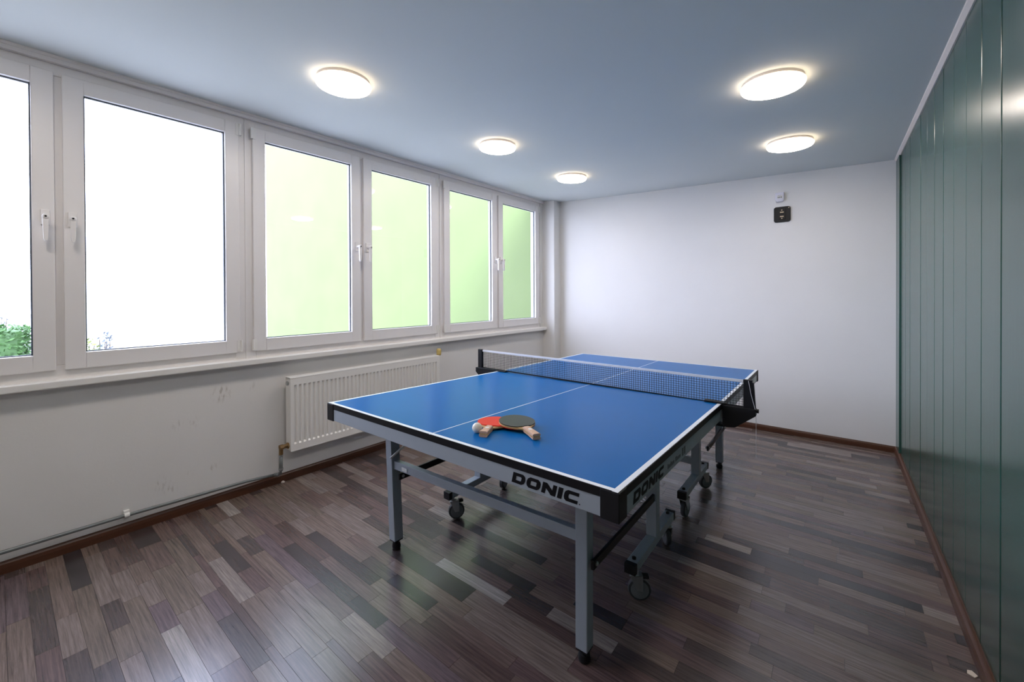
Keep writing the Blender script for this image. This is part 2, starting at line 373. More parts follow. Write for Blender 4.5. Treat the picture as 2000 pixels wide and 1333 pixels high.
# windows: frame, two sashes (> pane, gasket, handle, hinges)
WZ0, WZ1 = 0.905, 2.537
def rect_frame(mb, x0, x1, y0, y1, z0, z1, wl_, wr_, wb, wt):
    mb.box(x0, x1, y0, y0 + wl_, z0, z1); mb.box(x0, x1, y1 - wr_, y1, z0, z1)
    mb.box(x0, x1, y0 + wl_, y1 - wr_, z0, z0 + wb); mb.box(x0, x1, y0 + wl_, y1 - wr_, z1 - wt, z1)
def make_window(name, yc):
    t = thing(name, (xl(yc), yc, 0), -AL, local=True); t['kind'] = 'structure'
    hw = 0.8675
    m = MB(); rect_frame(m, -0.09, -0.022, -hw, hw, WZ0, WZ1, 0.062, 0.062, 0.075, 0.062); m.box(-0.09, -0.022, -0.035, 0.035, WZ0 + .075, WZ1 - .062)
    obj('window_frame', m, M['pvc'], t, bevel=0.003)
    m = MB(); m.box(-0.024, -0.015, -hw - 0.002, -hw + 0.006, WZ0, WZ1); obj('cover_strip', m, M['pvc'], t)
    for s in (-1, 1):
        y0, y1 = (0.015, 0.825) if s > 0 else (-0.825, -0.015)
        m = MB(); rect_frame(m, -0.062, 0.0, y0, y1, 0.957, 2.488, 0.079, 0.079, 0.084, 0.079)
        sa = obj('sash', m, M['pvc'], t, bevel=0.004)
        gy0, gy1, gz0, gz1 = y0 + .079, y1 - .079, 1.041, 2.409
        m = MB(); rect_frame(m, -0.033, -0.024, gy0 - .001, gy1 + .001, gz0 - .001, gz1 + .001, 0.007, 0.007, 0.006, 0.007); 
        obj('gasket', m, M['gasket'], sa)
        m = MB(); m.add([(-0.034, gy0 - .004, gz0 - .004), (-0.034, gy1 + .004, gz0 - .004), (-0.034, gy1 + .004, gz1 + .004), (-0.034, gy0 - .004, gz1 + .004)], [(0, 1, 2, 3)])
        obj('pane', m, M['glass'], sa)
        hy = 0.048 * s
        m = MB(); m.box(0.0, 0.010, hy - .016, hy + .016, 1.700, 1.775)
        m.lathe([(0.011, 0.0), (0.011, 0.042), (0.013, 0.044), (0.013, 0.058), (0.009, 0.062)], (0.0, hy, 1.737), 'x', 14)
        m.prism([(hy - .011, 1.745), (hy + .011, 1.745), (hy + .010, 1.69), (hy + .008, 1.625), (hy + .004, 1.615), (hy - .004, 1.615), (hy - .008, 1.625), (hy - .010, 1.69)], 'x', 0.043, 0.058)
        ha = obj('handle', m, M['pvc'], sa, bevel=0.002)
        m = MB(); m.lathe([(0.0045, 0.055), (0.0045, 0.064)], (0.0, hy, 1.737), 'x', 10)
        # lock button belongs to the handle; kept on the sash so that no fourth level appears
        obj('lock_button', m, M['black'], sa)
        ye = y1 if s > 0 else y0
        for z in (2.405, 0.965):
            m = MB(); m.tube([(0.006, ye + s * 0.006, z), (0.006, ye + s * 0.006, z + 0.075)], 0.0085, 10); m.box(-0.006, 0.004, min(ye, ye - s * 0.018), max(ye, ye - s * 0.018), z, z + 0.075)
            obj('hinge', m, M['sill'], sa)
    return t
w1 = make_window('window_1', -0.848)
tag(w1, 'white double casement window nearest the left edge, opening onto bright sky', 'window')
for nm, yc, lb in (('window_2', 0.885, 'middle white double casement window above the radiator'), ('window_3', 2.621, 'white double casement window beside the corner pillar, lime green outside')):
    c = copy_tree(w1); c.name = nm; c.location = (xl(yc), yc, 0); c['label'] = lb

# ================================================================== OUTSIDE
m = MB(); m.box(-60, -1.42, -60, 60, -0.5, -0.35)
tag(obj('yard', m, M['concrete']), 'pale sunlit paving outside the windows', 'ground', kind='structure')
m = MB(); m.box(-11.0, -0.60, 4.05, 4.5, -0.4, 9.0)
tag(obj('neighbouring_wall', m, M['render']), 'lime green rendered building wall outside the windows', 'wall', kind='structure')
def leaf_cloud(mb, n, fn, size, r):
    for _ in range(n):
        p = Vector(fn()); a = r.uniform(0, 2 * PI); e = r.uniform(-0.9, 0.9); s = size * r.uniform(0.6, 1.3)
        d = Vector((math.cos(a) * math.cos(e), math.sin(a) * math.cos(e), math.sin(e))); q = d.cross(Vector((r.uniform(-1, 1), r.uniform(-1, 1), r.uniform(-1, 1)))).normalized()
        mb.add([p - d * s, p + q * s * .45, p + d * s, p - q * s * .45], [(0, 1, 2, 3)])
r2 = random.Random(3)
hd = thing('hedge', (-12.1, -1.5, -0.35))
m = MB(); m.box(-12.7, -11.75, -3.4, -0.66, -0.35, 0.62); obj('hedge_core', m, M['leaf'], hd, bevel=0.1)
m = MB()
def hp():
    k = r2.random()
    if k < .55: return (-11.75 + r2.uniform(-.03, .08), r2.uniform(-3.4, -0.62), r2.uniform(-.35, .68))
    if k < .8: return (r2.uniform(-12.7, -11.75), r2.uniform(-3.4, -.62), 0.62 + r2.uniform(-.02, .1))
    return (r2.uniform(-12.7, -11.7), -0.64 + r2.uniform(-.03, .08), r2.uniform(-.35, .68))
leaf_cloud(m, 2600, hp, 0.055, r2); o = obj('foliage', m, M['leaf'], hd); o['kind'] = 'stuff'
tag(hd, 'clipped green hedge seen low through the leftmost pane', 'hedge')
def bush(name, c, rx, rz, n, lm, label, size=0.05):
    t = thing(name, c)
    m = MB()
    for k in range(5):
        a = k * 1.3; m.tube([c, (c[0] + .1 * math.cos(a), c[1] + .1 * math.sin(a), c[2] + rz * .7), (c[0] + rx * .6 * math.cos(a), c[1] + rx * .6 * math.sin(a), c[2] + rz * 1.5)], [.02, .014, .006], 6)
    obj('stem', m, M['bark'], t)
    def fp():
        while True:
            p = [r2.uniform(-1, 1) for _ in range(3)]
            if sum(q * q for q in p) < 1: return (c[0] + p[0] * rx, c[1] + p[1] * rx, c[2] + rz + p[2] * rz)
    m = MB(); leaf_cloud(m, n, fp, size, r2); o = obj('foliage', m, lm, t); o['kind'] = 'stuff'
    tag(t, label, 'bush')
bush('garden_bush', (-11.75, -0.30, -0.35), 0.20, 0.48, 260, M['leafy'], 'yellow-green shrub at the end of the clipped hedge')
bush('garden_bush', (-13.4, -1.05, -0.35), 0.30, 0.80, 120, M['leafb'], 'thin grey-blue shrub rising behind the hedge')
bush('garden_bush', (-10.62, 0.18, -0.35), 0.24, 0.42, 300, M['leafy'], 'loose yellow-green shrub low in the wide left pane')
bush('garden_bush', (-12.4, 0.70, -0.35), 0.18, 0.40, 110, M['leafb'], 'thin grey-blue shrub beside the loose yellow-green one')

# ================================================================== CEILING LAMPS
slopeL = math.atan((ZC_F - ZC_L) / (X_FOLD + 1.05)); slopeR = math.atan((ZC_R - ZC_F) / (2.365 - X_FOLD))
def make_lamp():
    t = thing('ceiling_lamp', (0, 0, 0), local=True)
    m = MB(); m.lathe([(0.139, 0.004), (0.1405, -0.003), (0.1420, -0.016), (0.130, -0.019)], n=48); obj('lamp_body', m, M['lampbody'], t, auto=True)
    m = MB(); m.lathe([(0.129, -0.0175), (0.143, -0.0175), (0.1462, -0.020), (0.1465, -0.025), (0.1450, -0.031), (0.1405, -0.036)], n=48); obj('diffuser_rim', m, M['lamprim'], t, smooth=True)
    m = MB(); m.lathe([(0.1405, -0.036), (0.132, -0.0395), (0.110, -0.0425), (0.060, -0.0445), (0.0, -0.045)], n=48)
    obj('diffuser', m, M['lampglow'], t, smooth=True)
    return t
lamp0 = make_lamp()
spots = [(-0.125, 0.175, 'lit round ceiling lamp nearest to the windows and the viewer'),
         (-0.086, 1.475, 'lit round ceiling lamp in the middle of the window-side row'),
         (-0.062, 2.63, 'lit round ceiling lamp at the far end of the window-side row'),
         (1.722, 1.576, 'larger-looking lit round ceiling lamp of the two on the green wall side'),
         (1.722, 2.70, 'lit round ceiling lamp on the green wall side nearest the end wall'),
         (-0.14, -1.13, 'added round ceiling lamp, unseen behind the viewpoint on the window side'),  # out of view, added only to light the room
         (1.722, -0.68, 'added round ceiling lamp, unseen behind the viewpoint on the green wall side')]  # likewise an added fill lamp out of view
for i, (x, y, lb) in enumerate(spots):
    o = lamp0 if i == 0 else copy_tree(lamp0)
    o.location = (x, y, zc(x)); o.rotation_euler = (0, -(slopeL if x < X_FOLD else slopeR), 0)
    tag(o, lb, 'ceiling lamp', 'round ceiling lamps')

# ================================================================== RADIATOR AND PIPES
ra = thing('radiator', Lw(0.0, 0.94, 0.235))
RY0, RY1, RZ0, RZ1 = 0.252, 1.632, 0.236, 0.752
m = MB()
cols = [(RY0, 0)]; yy = RY0 + 0.022; per = 0.0334
while yy + per < RY1 - 0.012:
    cols += [(yy, 0), (yy + .005, 1), (yy + .017, 1), (yy + .022, 0)]; yy += per
cols.append((RY1, 0))
rows = [(RZ0, 0), (RZ0 + .048, 0), (RZ0 + .059, 1), (RZ1 - .059, 1), (RZ1 - .048, 0), (RZ1, 0)]
vs = []; fs = []; nr = len(rows)
for (yv, g1) in cols:
    for (zv, g2) in rows: vs.append(Lw(0.105 - 0.010 * g1 * g2, yv, zv))
for i in range(len(cols) - 1):
    for j in range(nr - 1): fs.append((i * nr + j, (i + 1) * nr + j, (i + 1) * nr + j + 1, i * nr + j + 1))
m.add(vs, fs); obj('front_panel', m, M['radiator'], ra)
m = MB(); m.box(0.03, 0.104, RY0 - 0.002, RY0 + 0.012, RZ0 + .004, RZ1 + 0.006, Lw); obj('side_panel', m, M['radiator'], ra, bevel=0.003)
m = MB(); m.box(0.03, 0.104, RY1 - 0.012, RY1 + .002, RZ0 + .004, RZ1 + 0.006, Lw); obj('side_panel', m, M['radiator'], ra, bevel=0.003)
m = MB(); m.box(0.03, 0.106, RY0 - 0.002, RY1 + .002, RZ1 - 0.004, RZ1 + 0.007, Lw); obj('top_grille', m, M['radiator'], ra, bevel=0.003)
m = MB(); m.box(0.035, 0.06, RY0 + .02, RY1 - .02, RZ0 + .01, RZ1 - .005, Lw); obj('rear_panel', m, M['radiator'], ra)
for yb in (RY0 + .2, RY1 - .2):
    m = MB(); m.box(-0.011, 0.045, yb - .015, yb + .015, RZ0 + .1, RZ1 - .1, Lw); obj('bracket', m, M['radiator'], ra)
m = MB(); c = Lw(0.07, RY0 - .012, RZ1 - 0.035); m.lathe([(0.015, 0.0), (0.015, 0.008), (0.010, 0.012), (0.0, 0.012)], (c[0], c[1] + .012 - .012, c[2]), 'y', 16); obj('plug', m, M['zinc'], ra, smooth=False)
tag(ra, 'white ribbed panel radiator mounted under the middle window', 'radiator')
# valve + riser + floor pipe
vv = thing('radiator_valve', Lw(0.06, 0.225, 0.25))
m = MB(); p0 = Lw(0.068, RY0, 0.275); p1 = Lw(0.068, RY0 - .05, 0.275)
m.tube([p0, p1], 0.015, 12); m.tube([(p1[0], p1[1] + .012, p1[2]), (p1[0], p1[1] - .012, p1[2])], 0.019, 8)
m.tube([Lw(0.068, RY0 - .052, 0.285), Lw(0.068, RY0 - .052, 0.225)], 0.014, 12); obj('valve_body', m, M['brass'], vv, auto=True)
m = MB(); m.tube([Lw(0.068, RY0 - .012, 0.275), Lw(0.068, RY0 + 0.0, 0.275)], 0.022, 6); obj('union_nut', m, M['brass'], vv)
tag(vv, 'aged brass valve at the lower left corner of the radiator', 'valve')
pp = thing('heating_pipe', Lw(0.02, -0.5, 0.08))
yr = RY0 - .052
m = MB(); m.tube([Lw(0.066, yr, 0.228), Lw(0.064, yr, 0.11), Lw(0.06, yr, 0.094), Lw(0.048, yr - .012, 0.083), Lw(0.03, yr - .03, 0.081)], 0.0125, 12); obj('riser', m, M['pipe'], pp, smooth=True)
for z in (0.212, 0.118):
    m = MB(); m.tube([Lw(0.0655, yr, z), Lw(0.0655, yr, z + .012)], 0.0155, 12); obj('collar', m, M['zinc'], pp, auto=True)
m = MB(); m.tube([Lw(0.012, YF, 0.117), Lw(0.012, -1.05, 0.112), Lw(0.012, -0.6, 0.108), Lw(0.014, 0.0, 0.091), Lw(0.030, yr - .03, 0.081)], 0.0095, 12); obj('pipe_run', m, M['pipe'], pp, smooth=True)
tag(pp, 'thin grey heating pipe running along the skirting up to the radiator', 'pipe')
for yv, zz in ((-0.60, 0.108),):
    m = MB(); m.box(-0.012, 0.006, yv - .012, yv + .012, zz - .018, zz + .022, Lw); m.tube([Lw(0.012, yv - .011, zz), Lw(0.012, yv + .011, zz)], 0.0125, 12)
    obj('pipe_clip', m, M['sill'], pp)
# yellowed thermostat head at the far top corner
th = thing('thermostat_head', Lw(0.06, 1.662, 0.745))
m = MB(); c = Lw(0.062, 1.662, 0.752); m.lathe([(0.012, 0.0), (0.0215, 0.004), (0.0235, 0.02), (0.0235, 0.045), (0.021, 0.060), (0.015, 0.066), (0.0, 0.066)], c, 'z', 20); obj('head', m, M['yellow'], th, smooth=True)
m = MB(); m.tube([Lw(0.062, 1.662, 0.755), Lw(0.062, 1.662, 0.64)], 0.0065, 10); m.tube([Lw(0.062, 1.662, 0.70), Lw(0.062, 1.63, 0.70)], 0.008, 10); obj('stem', m, M['pipe'], th)
tag(th, 'yellowed radiator thermostat head above the far top corner of the radiator', 'thermostat')

# ================================================================== BACK WALL FITTINGS
t = thing('wall_sensor', (1.58, YB, 2.215))
m = MB(); m.box(1.543, 1.611, YB - 0.028, YB + .002, 2.218, 2.296); obj('housing', m, M['boxwhite'], t, bevel=0.004)
m = MB(); m.box(1.558, 1.598, YB - 0.031, YB - 0.027, 2.238, 2.268); obj('label_plate', m, M['stickers'], t)
m = MB(); m.box(1.550, 1.604, YB - 0.030, YB - 0.004, 2.208, 2.219); obj('lower_lip', m, M['boxwhite'], t, bevel=0.002)
m = MB()
for k in range(3): m.box(1.563 + k * .012, 1.570 + k * .012, YB - 0.0318, YB - 0.0308, 2.242, 2.254)
m.box(1.563, 1.592, YB - 0.0318, YB - 0.0308, 2.276 - .012, 2.266); obj('print_marks', m, M['greyprint'], t)
tag(t, 'small lilac-white box fixed high on the end wall', 'sensor')
t = thing('mounting_plate', (1.596, YB, 2.01))
def rrect(x0, x1, z0, z1, r, n=5):
    pts = []
    for cx, cz, a0 in ((x1 - r, z1 - r, 0), (x0 + r, z1 - r, PI / 2), (x0 + r, z0 + r, PI), (x1 - r, z0 + r, 1.5 * PI)):
        for k in range(n + 1): a = a0 + k * PI / 2 / n; pts.append((cx + r * math.cos(a), cz + r * math.sin(a)))
    return pts
m = MB(); m.prism(rrect(1.530, 1.661, 2.014, 2.160, 0.020), 'y', YB - 0.014, YB + .002); obj('plate', m, M['black'], t, bevel=0.003)
m = MB(); m.box(1.568, 1.622, YB - 0.020, YB - .013, 2.04, 2.135); obj('channel', m, M['black'], t, bevel=0.002)
for z in (2.066, 2.106):
    m = MB(); m.box(1.580, 1.608, YB - 0.022, YB - .0195, z - .005, z + .005); obj('slot', m, M['screw'], t)
for z in (2.048, 2.126):
    m = MB(); m.lathe([(0.005, -0.003), (0.005, 0.0)], (1.594, YB - 0.0195, z), 'y', 10); obj('screw', m, M['screw'], t)
m = MB(); m.lathe([(0.004, -0.002), (0.004, 0.0)], (1.648, YB - 0.0140, 2.145), 'y', 10); obj('screw', m, M['screw'], t)
tag(t, 'black rounded mounting plate on the end wall below the small box', 'bracket')

# ================================================================== TABLE
TW, TL, TH = 1.525, 2.74, 0.76
THETA = 0.00403; HN, HM, HF = 0.0343, -0.0070, -0.0273
def hh(b):
    t = b / (TL / 2)
    return HN + (HM - HN) * t if t <= 1 else HM + (HF - HM) * (t - 1)
ct, st = math.cos(THETA), math.sin(THETA)
def T(a, b, z): return (a * ct - b * st, a * st + b * ct, TH + hh(b) + z)     # z relative to the playing surface
def F(a, b, z): return (a * ct - b * st, a * st + b * ct, z)                  # z above the floor
tb = thing('table_tennis_table', F(TW / 2, TL / 2, 0))
GAP = 0.004
for half, (b0, b1) in enumerate(((0.0, TL / 2 - GAP), (TL / 2 + GAP, TL))):
    nearside = half == 0
    m = MB(); m.box(0.003, TW - .003, b0 + (.003 if nearside else 0), b1 - (0 if nearside else .003), -0.022, 0.0, T)
    top = obj('tabletop', m, M['blue'], tb)
    e0, e1 = (b0, b1) if nearside else (b0, b1)
    m = MB(); LWd = 0.020; z0, z1 = 0.0001, 0.0006
    m.box(0.003, LWd, b0, b1, z0, z1, T); m.box(TW - LWd, TW - .003, b0, b1, z0, z1, T)
    if nearside: m.box(LWd, TW - LWd, b0 + .003, b0 + LWd, z0, z1, T)
    else: m.box(LWd, TW - LWd, b1 - LWd, b1 - .003, z0, z1, T)
    obj('border_line', m, M['white'], tb)
    m = MB(); m.box(TW / 2 - .0022, TW / 2 + .0022, b0, b1, z0, z1, T); obj('centre_line', m, M['white'], tb)
    m = MB(); zb, zt = -0.0255, 0.0003
    m.box(0, 0.0032, b0, b1, zb, zt, T); m.box(TW - .0032, TW, b0, b1, zb, zt, T)
    if nearside: m.box(0, TW, b0, b0 + .0032, zb, zt, T)
    else: m.box(0, TW, b1 - .0032, b1, zb, zt, T)
    obj('edge_band', m, M['blackedge'], tb)
    # silver apron: a frame of sheet profiles under the slab
    az0, az1 = -0.082, -0.0255
    for (x0, x1, y0, y1) in ((0.002, 0.024, b0 + .002, b1 - .002), (TW - .024, TW - .002, b0 + .002, b1 - .002),
                             (0.024, TW - .024, (b0 + .002) if nearside else (b1 - .024), (b0 + .024) if nearside else (b1 - .002)),
                             (0.024, TW - .024, (b1 - .03) if nearside else (b0 + .006), (b1 - .006) if nearside else (b0 + .03))):
        m = MB(); m.box(x0, x1, y0, y1, az0, az1, T); obj('apron', m, M['silver'], tb, bevel=0.0015)
    # black corner guards at the outer end
    be = b0 if nearside else b1; sg = 1 if nearside else -1
    for x, sx in ((0, 1), (TW, -1)):
        m = MB(); cw = 0.055
        m.box(min(x - sx * .002, x + sx * cw), max(x - sx * .002, x + sx * cw), min(be - sg * .002, be + sg * .026), max(be - sg * .002, be + sg * .026), -0.085, 0.0002, T)
        m.box(min(x - sx * .002, x + sx * .026), max(x - sx * .002, x + sx * .026), min(be - sg * .002, be + sg * cw), max(be - sg * .002, be + sg * cw), -0.085, 0.0002, T)
        m2 = MB(); pts = [(x - sx * .002, be - sg * .002), (x + sx * cw, be - sg * .002), (x + sx * cw, be + sg * .024), (x + sx * .024, be + sg * .024), (x + sx * .024, be + sg * cw), (x - sx * .002, be + sg * cw)]
        n = len(pts); vs = [T(p[0], p[1], -0.085) for p in pts] + [T(p[0], p[1], -0.0005) for p in pts]
        m2.add(vs, [tuple(range(n)), tuple(range(2 * n - 1, n - 1, -1))] + [(i, (i + 1) % n, n + (i + 1) % n, n + i) for i in range(n)])
        obj('corner_guard', m2, M['black'], tb, bevel=0.003)
# legs
def leg(xt, xb, b, depth, zt):
    m = MB(); hwx, hwy = 0.0235, depth / 2
    zf = 0.052
    vs = [F(xb + sx * hwx, b + sy * hwy, zf) for sx, sy in ((-1, -1), (1, -1), (1, 1), (-1, 1))] + [F(xt + sx * hwx, b + sy * hwy, zt) for sx, sy in ((-1, -1), (1, -1), (1, 1), (-1, 1))]
    m.add(vs, [(0, 3, 2, 1), (4, 5, 6, 7), (0, 1, 5, 4), (1, 2, 6, 5), (2, 3, 7, 6), (3, 0, 4, 7)])
    l = obj('leg', m, M['silver'], tb, bevel=0.003)
    c = F(xb, b, 0); m = MB(); m.lathe([(0.014, 0.0), (0.021, 0.004), (0.023, 0.018), (0.020, 0.030), (0.012, 0.034), (0.012, 0.056)], c, 'z', 18); m.box(c[0] - .022, c[0] + .022, c[1] - hwy + .002, c[1] + hwy - .002, 0.046, 0.056)
    obj('foot', m, M['black'], l, auto=True)
    return l
LZ = 0.70
leg(0.155, 0.192, 0.272, 0.055, 0.715); leg(1.276, 1.274, 0.285, 0.050, 0.715)
leg(0.22, 0.22, 2.440, 0.050, 0.652); leg(1.308, 1.308, 2.440, 0.050, 0.652)
# cross beams between the legs of each end
m = MB(); m.bar(F(0.195, 0.272, 0.445), F(1.256, 0.285, 0.456), 0.030, 0.042); obj('crossbeam', m, M['silver'], tb, bevel=0.002)
m = MB(); m.bar(F(0.24, 2.44, 0.40), F(1.29, 2.44, 0.40), 0.030, 0.042); obj('crossbeam', m, M['silver'], tb, bevel=0.002)
m = MB(); m.box(0.262, 0.302, 0.2545, 0.2562, 0.434, 0.452, F); obj('sticker', m, M['stickers'], tb)
# black folding braces, level bars from leg to upright
def brace(a, b):
    m = MB(); m.bar(a, b, 0.012, 0.034); br = obj('brace', m, M['black'], tb, bevel=0.002)
    d = (Vector(b) - Vector(a)).normalized()
    for p, s in ((Vector(a), 1), (Vector(b), -1)):
        q = p + d * s * 0.02; m = MB(); m.lathe([(0.008, -0.016), (0.008, 0.010), (0.004, 0.013), (0.0, 0.013)], q, 'x', 12); obj('bolt', m, M['zinc'], br, auto=True)
brace(F(1.313, 0.272, 0.370), F(1.313, 0.985, 0.362)); brace(F(0.232, 0.262, 0.392), F(0.240, 0.96, 0.388))
brace(F(1.322, 1.985, 0.285), F(1.328, 2.52, 0.300)); brace(F(0.205, 1.96, 0.300), F(0.20, 2.48, 0.300))
# small locking levers by the near left leg / far right leg
m = MB(); m.bar(F(0.188, 0.24, 0.485), F(0.246, 0.30, 0.556), 0.014, 0.010); obj('locking_lever', m, M['zinc'], tb, bevel=0.002)
# uprights with wheeled rails
def caster(c, swivel, brake):
    ca, sa = math.cos(swivel), math.sin(swivel)
    def Q(x, y, z): return (c[0] + x * ca - y * sa, c[1] + x * sa + y * ca, z)
    off = 0.022
    m = MB()
    m.lathe([(0.019, 0.110), (0.019, 0.118), (0.010, 0.120), (0.010, 0.136)], (c[0], c[1], 0), 'z', 14)
    for s in (-1, 1):
        pts = [(-0.020, 0.112), (0.034, 0.112), (off + .013, 0.048), (off - .013, 0.048)]
        vs = [Q(p[0], s * 0.0165, p[1]) for p in pts] + [Q(p[0], s * 0.0195, p[1]) for p in pts]
        m.add(vs, [(0, 1, 2, 3), (7, 6, 5, 4), (0, 4, 5, 1), (1, 5, 6, 2), (2, 6, 7, 3), (3, 7, 4, 0)])
    m.box(-0.020, 0.034, -0.0195, 0.0195, 0.108, 0.113, Q)
    f = obj('caster', m, M['zinc'], tb)
    n = 28
    def wheel(prof, name, mt_):
        w = MB(); vs = []; fs = []
        for (r, h) in prof:
            for k in range(n): a = 2 * PI * k / n; vs.append(Q(off + r * math.cos(a), h, 0.049 + r * math.sin(a)))
        for i in range(len(prof) - 1):
            for k in range(n): fs.append((i * n + k, i * n + (k + 1) % n, (i + 1) * n + (k + 1) % n, (i + 1) * n + k))
        fs.append(tuple(range(n))); fs.append(tuple(range((len(prof) - 1) * n, len(prof) * n)))
        w.add(vs, fs); obj(name, w, mt_, f, auto=True)
    wheel([(0.040, -.0125), (0.047, -.010), (0.049, 0.0), (0.047, .010), (0.040, .0125)], 'tyre', M['tyre'])
    wheel([(0.012, -.0150), (0.034, -.0132), (0.0385, -.0127), (0.0385, .0127), (0.034, .0132), (0.012, .0150)], 'wheel', M['wheel'])
    if brake:
        m = MB(); m.box(0.030, 0.062, -0.012, 0.012, 0.098, 0.112, Q); obj('brake_pedal', m, M['black'], f, bevel=0.003)
def undercarriage(x, bu, b0, b1, zr, ztop, sws):
    m = MB(); m.box(x - .025, x + .025, bu - .025, bu + .025, zr + .018, ztop, F); obj('upright', m, M['silver'], tb, bevel=0.003)
    m = MB(); m.box(x - .023, x + .023, b0, b1, zr - .02, zr + .02, F); r = obj('rail', m, M['silver'], tb, bevel=0.003)
    for be, s in ((b0, -1), (b1, 1)):
        m = MB(); m.box(x - .0245, x + .0245, min(be + s * .004, be - s * .022), max(be + s * .004, be - s * .022), zr - .0215, zr + .0215, F); obj('end_cap', m, M['black'], r, bevel=0.002)
        m = MB(); m.lathe([(0.009, 0), (0.009, .008), (0.005, .010), (0, .010)], F(x, be - s * .048, zr + .02), 'z', 12); obj('bolt', m, M['black'], r, auto=True)
    caster(F(x, b0 + .048, 0), sws[0], True); caster(F(x, b1 - .048, 0), sws[1], False)
undercarriage(1.302, 0.945, 0.650, 1.225, 0.156, 0.69, (0.55, 2.2))
undercarriage(0.222, 0.905, 0.612, 1.185, 0.156, 0.69, (1.0, 1.75))
undercarriage(1.290, 1.815, 1.480, 2.050, 0.150, 0.655, (1.45, 1.0))
undercarriage(0.222, 1.815, 1.480, 2.050, 0.150, 0.655, (0.7, 1.2))
m = MB(); m.bar(F(0.245, 1.82, 0.255), F(1.268, 1.82, 0.245), 0.03, 0.045); obj('crossbeam', m, M['silver'], tb, bevel=0.002)
m = MB(); m.bar(F(0.245, 0.92, 0.62), F(1.278, 0.945, 0.62), 0.03, 0.045); obj('crossbeam', m, M['silver'], tb, bevel=0.002)

# lettering on the aprons
def glyphs():
    t = 0.30; W_ = 1.45
    def ch(pts): return pts
    D = ([[(0, 0), (1.12, 0), (1.38, .16), (1.46, .40), (1.46, .60), (1.38, .84), (1.12, 1), (0, 1)], [(.42, .30), (.42, .70), (.95, .70), (1.02, .62), (1.02, .38), (.95, .30)]], 1.46)
    O = ([[(.30, 0), (1.18, 0), (1.42, .16), (1.5, .36), (1.5, .64), (1.42, .84), (1.18, 1), (.30, 1), (.08, .84), (0, .64), (0, .36), (.08, .16)], [(.44, .34), (.44, .66), (.50, .70), (1.0, .70), (1.06, .66), (1.06, .34), (1.0, .30), (.50, .30)]], 1.5)
    N = ([[(0, 0), (.40, 0), (.40, .52), (1.02, 0), (1.46, 0), (1.46, 1), (1.06, 1), (1.06, .48), (.44, 1), (0, 1)]], 1.46)
    I = ([[(0, 0), (.44, 0), (.44, 1), (0, 1)]], .44)
    Cc = ([[(.30, 0), (1.36, 0), (1.36, .30), (.52, .30), (.44, .38), (.44, .62), (.52, .70), (1.36, .70), (1.36, 1), (.30, 1), (.08, .86), (0, .66), (0, .34), (.08, .14)]], 1.36)
    return [D, O, N, I, Cc]
def lettering(name, place, size, flip=False):
    """place(u, v) -> point on the apron; u along the reading direction, v up"""
    cu = bpy.data.curves.new(name, 'CURVE'); cu.dimensions = '2D'; cu.fill_mode = 'FRONT'
    x = 0.0
    for loops, wd in glyphs():
        for lp in loops:
            sp = cu.splines.new('POLY'); sp.points.add(len(lp) - 1); sp.use_cyclic_u = True
            for i, p in enumerate(lp): sp.points[i].co = (x + p[0] + p[1] * 0.24, p[1], 0, 1)
        x += wd + 0.17
    for k in (0,):
        sp = cu.splines.new('POLY'); sp.points.add(7); sp.use_cyclic_u = True
        for i in range(8): sp.points[i].co = (x + 0.06 + .055 * math.cos(i * PI / 4), .08 + .055 * math.sin(i * PI / 4), 0, 1)
    tmp = bpy.data.objects.new('tmp', cu); C.objects.link(tmp)
    dg = bpy.context.evaluated_depsgraph_get(); me = bpy.data.meshes.new_from_object(tmp.evaluated_get(dg))
    bpy.data.objects.remove(tmp); bpy.data.curves.remove(cu)
    org = ORG[tb.name]
    for v in me.vertices:
        p = place(v.co.x * size, v.co.y * size); v.co = (p[0] - org[0], p[1] - org[1], p[2] - org[2])
    me.materials.clear(); me.materials.append(M['print'])
    bm = bmesh.new(); bm.from_mesh(me); bmesh.ops.solidify(bm, geom=bm.faces[:], thickness=0.0003); bmesh.ops.recalc_face_normals(bm, faces=bm.faces); bm.to_mesh(me); bm.free()
    o = bpy.data.objects.new(name, me); C.objects.link(o); o.parent = tb; o['label'] = 'bold black slanted lettering reading DONIC'
    return o
lettering('logo_lettering', lambda u, v: T(1.160 + u, 0.0012, -0.0715 + v), 0.0345)
lettering('logo_lettering', lambda u, v: T(TW - 0.0012, 0.105 + u * 1.16, -0.0715 + v), 0.0345)
# small illegible grey print following the side lettering
m = MB()
for k in range(13):
    b = 0.435 + k * 0.0115 + (0.012 if k > 6 else 0)
    m.box(TW - 0.0018, TW - 0.0012, b, b + 0.007, -0.0665, -0.049 if k in (0, 3, 7, 8) else -0.0545, T)
for k in range(2): m.box(TW - 0.0018, TW - 0.0012, 0.615 + k * .028, 0.632 + k * .028, -0.070, -0.040, T)
obj('small_print', m, M['greyprint'], tb)['kind'] = 'stuff'
# pale sticker at the far end of the side apron
m = MB(); m.box(TW - 0.0018, TW - 0.001, 2.50, 2.665, -0.070, -0.032, T); obj('sticker', m, M['stickers'], tb)
tag(tb, 'blue table tennis table with silver frame, black corners and caster wheels', 'table')

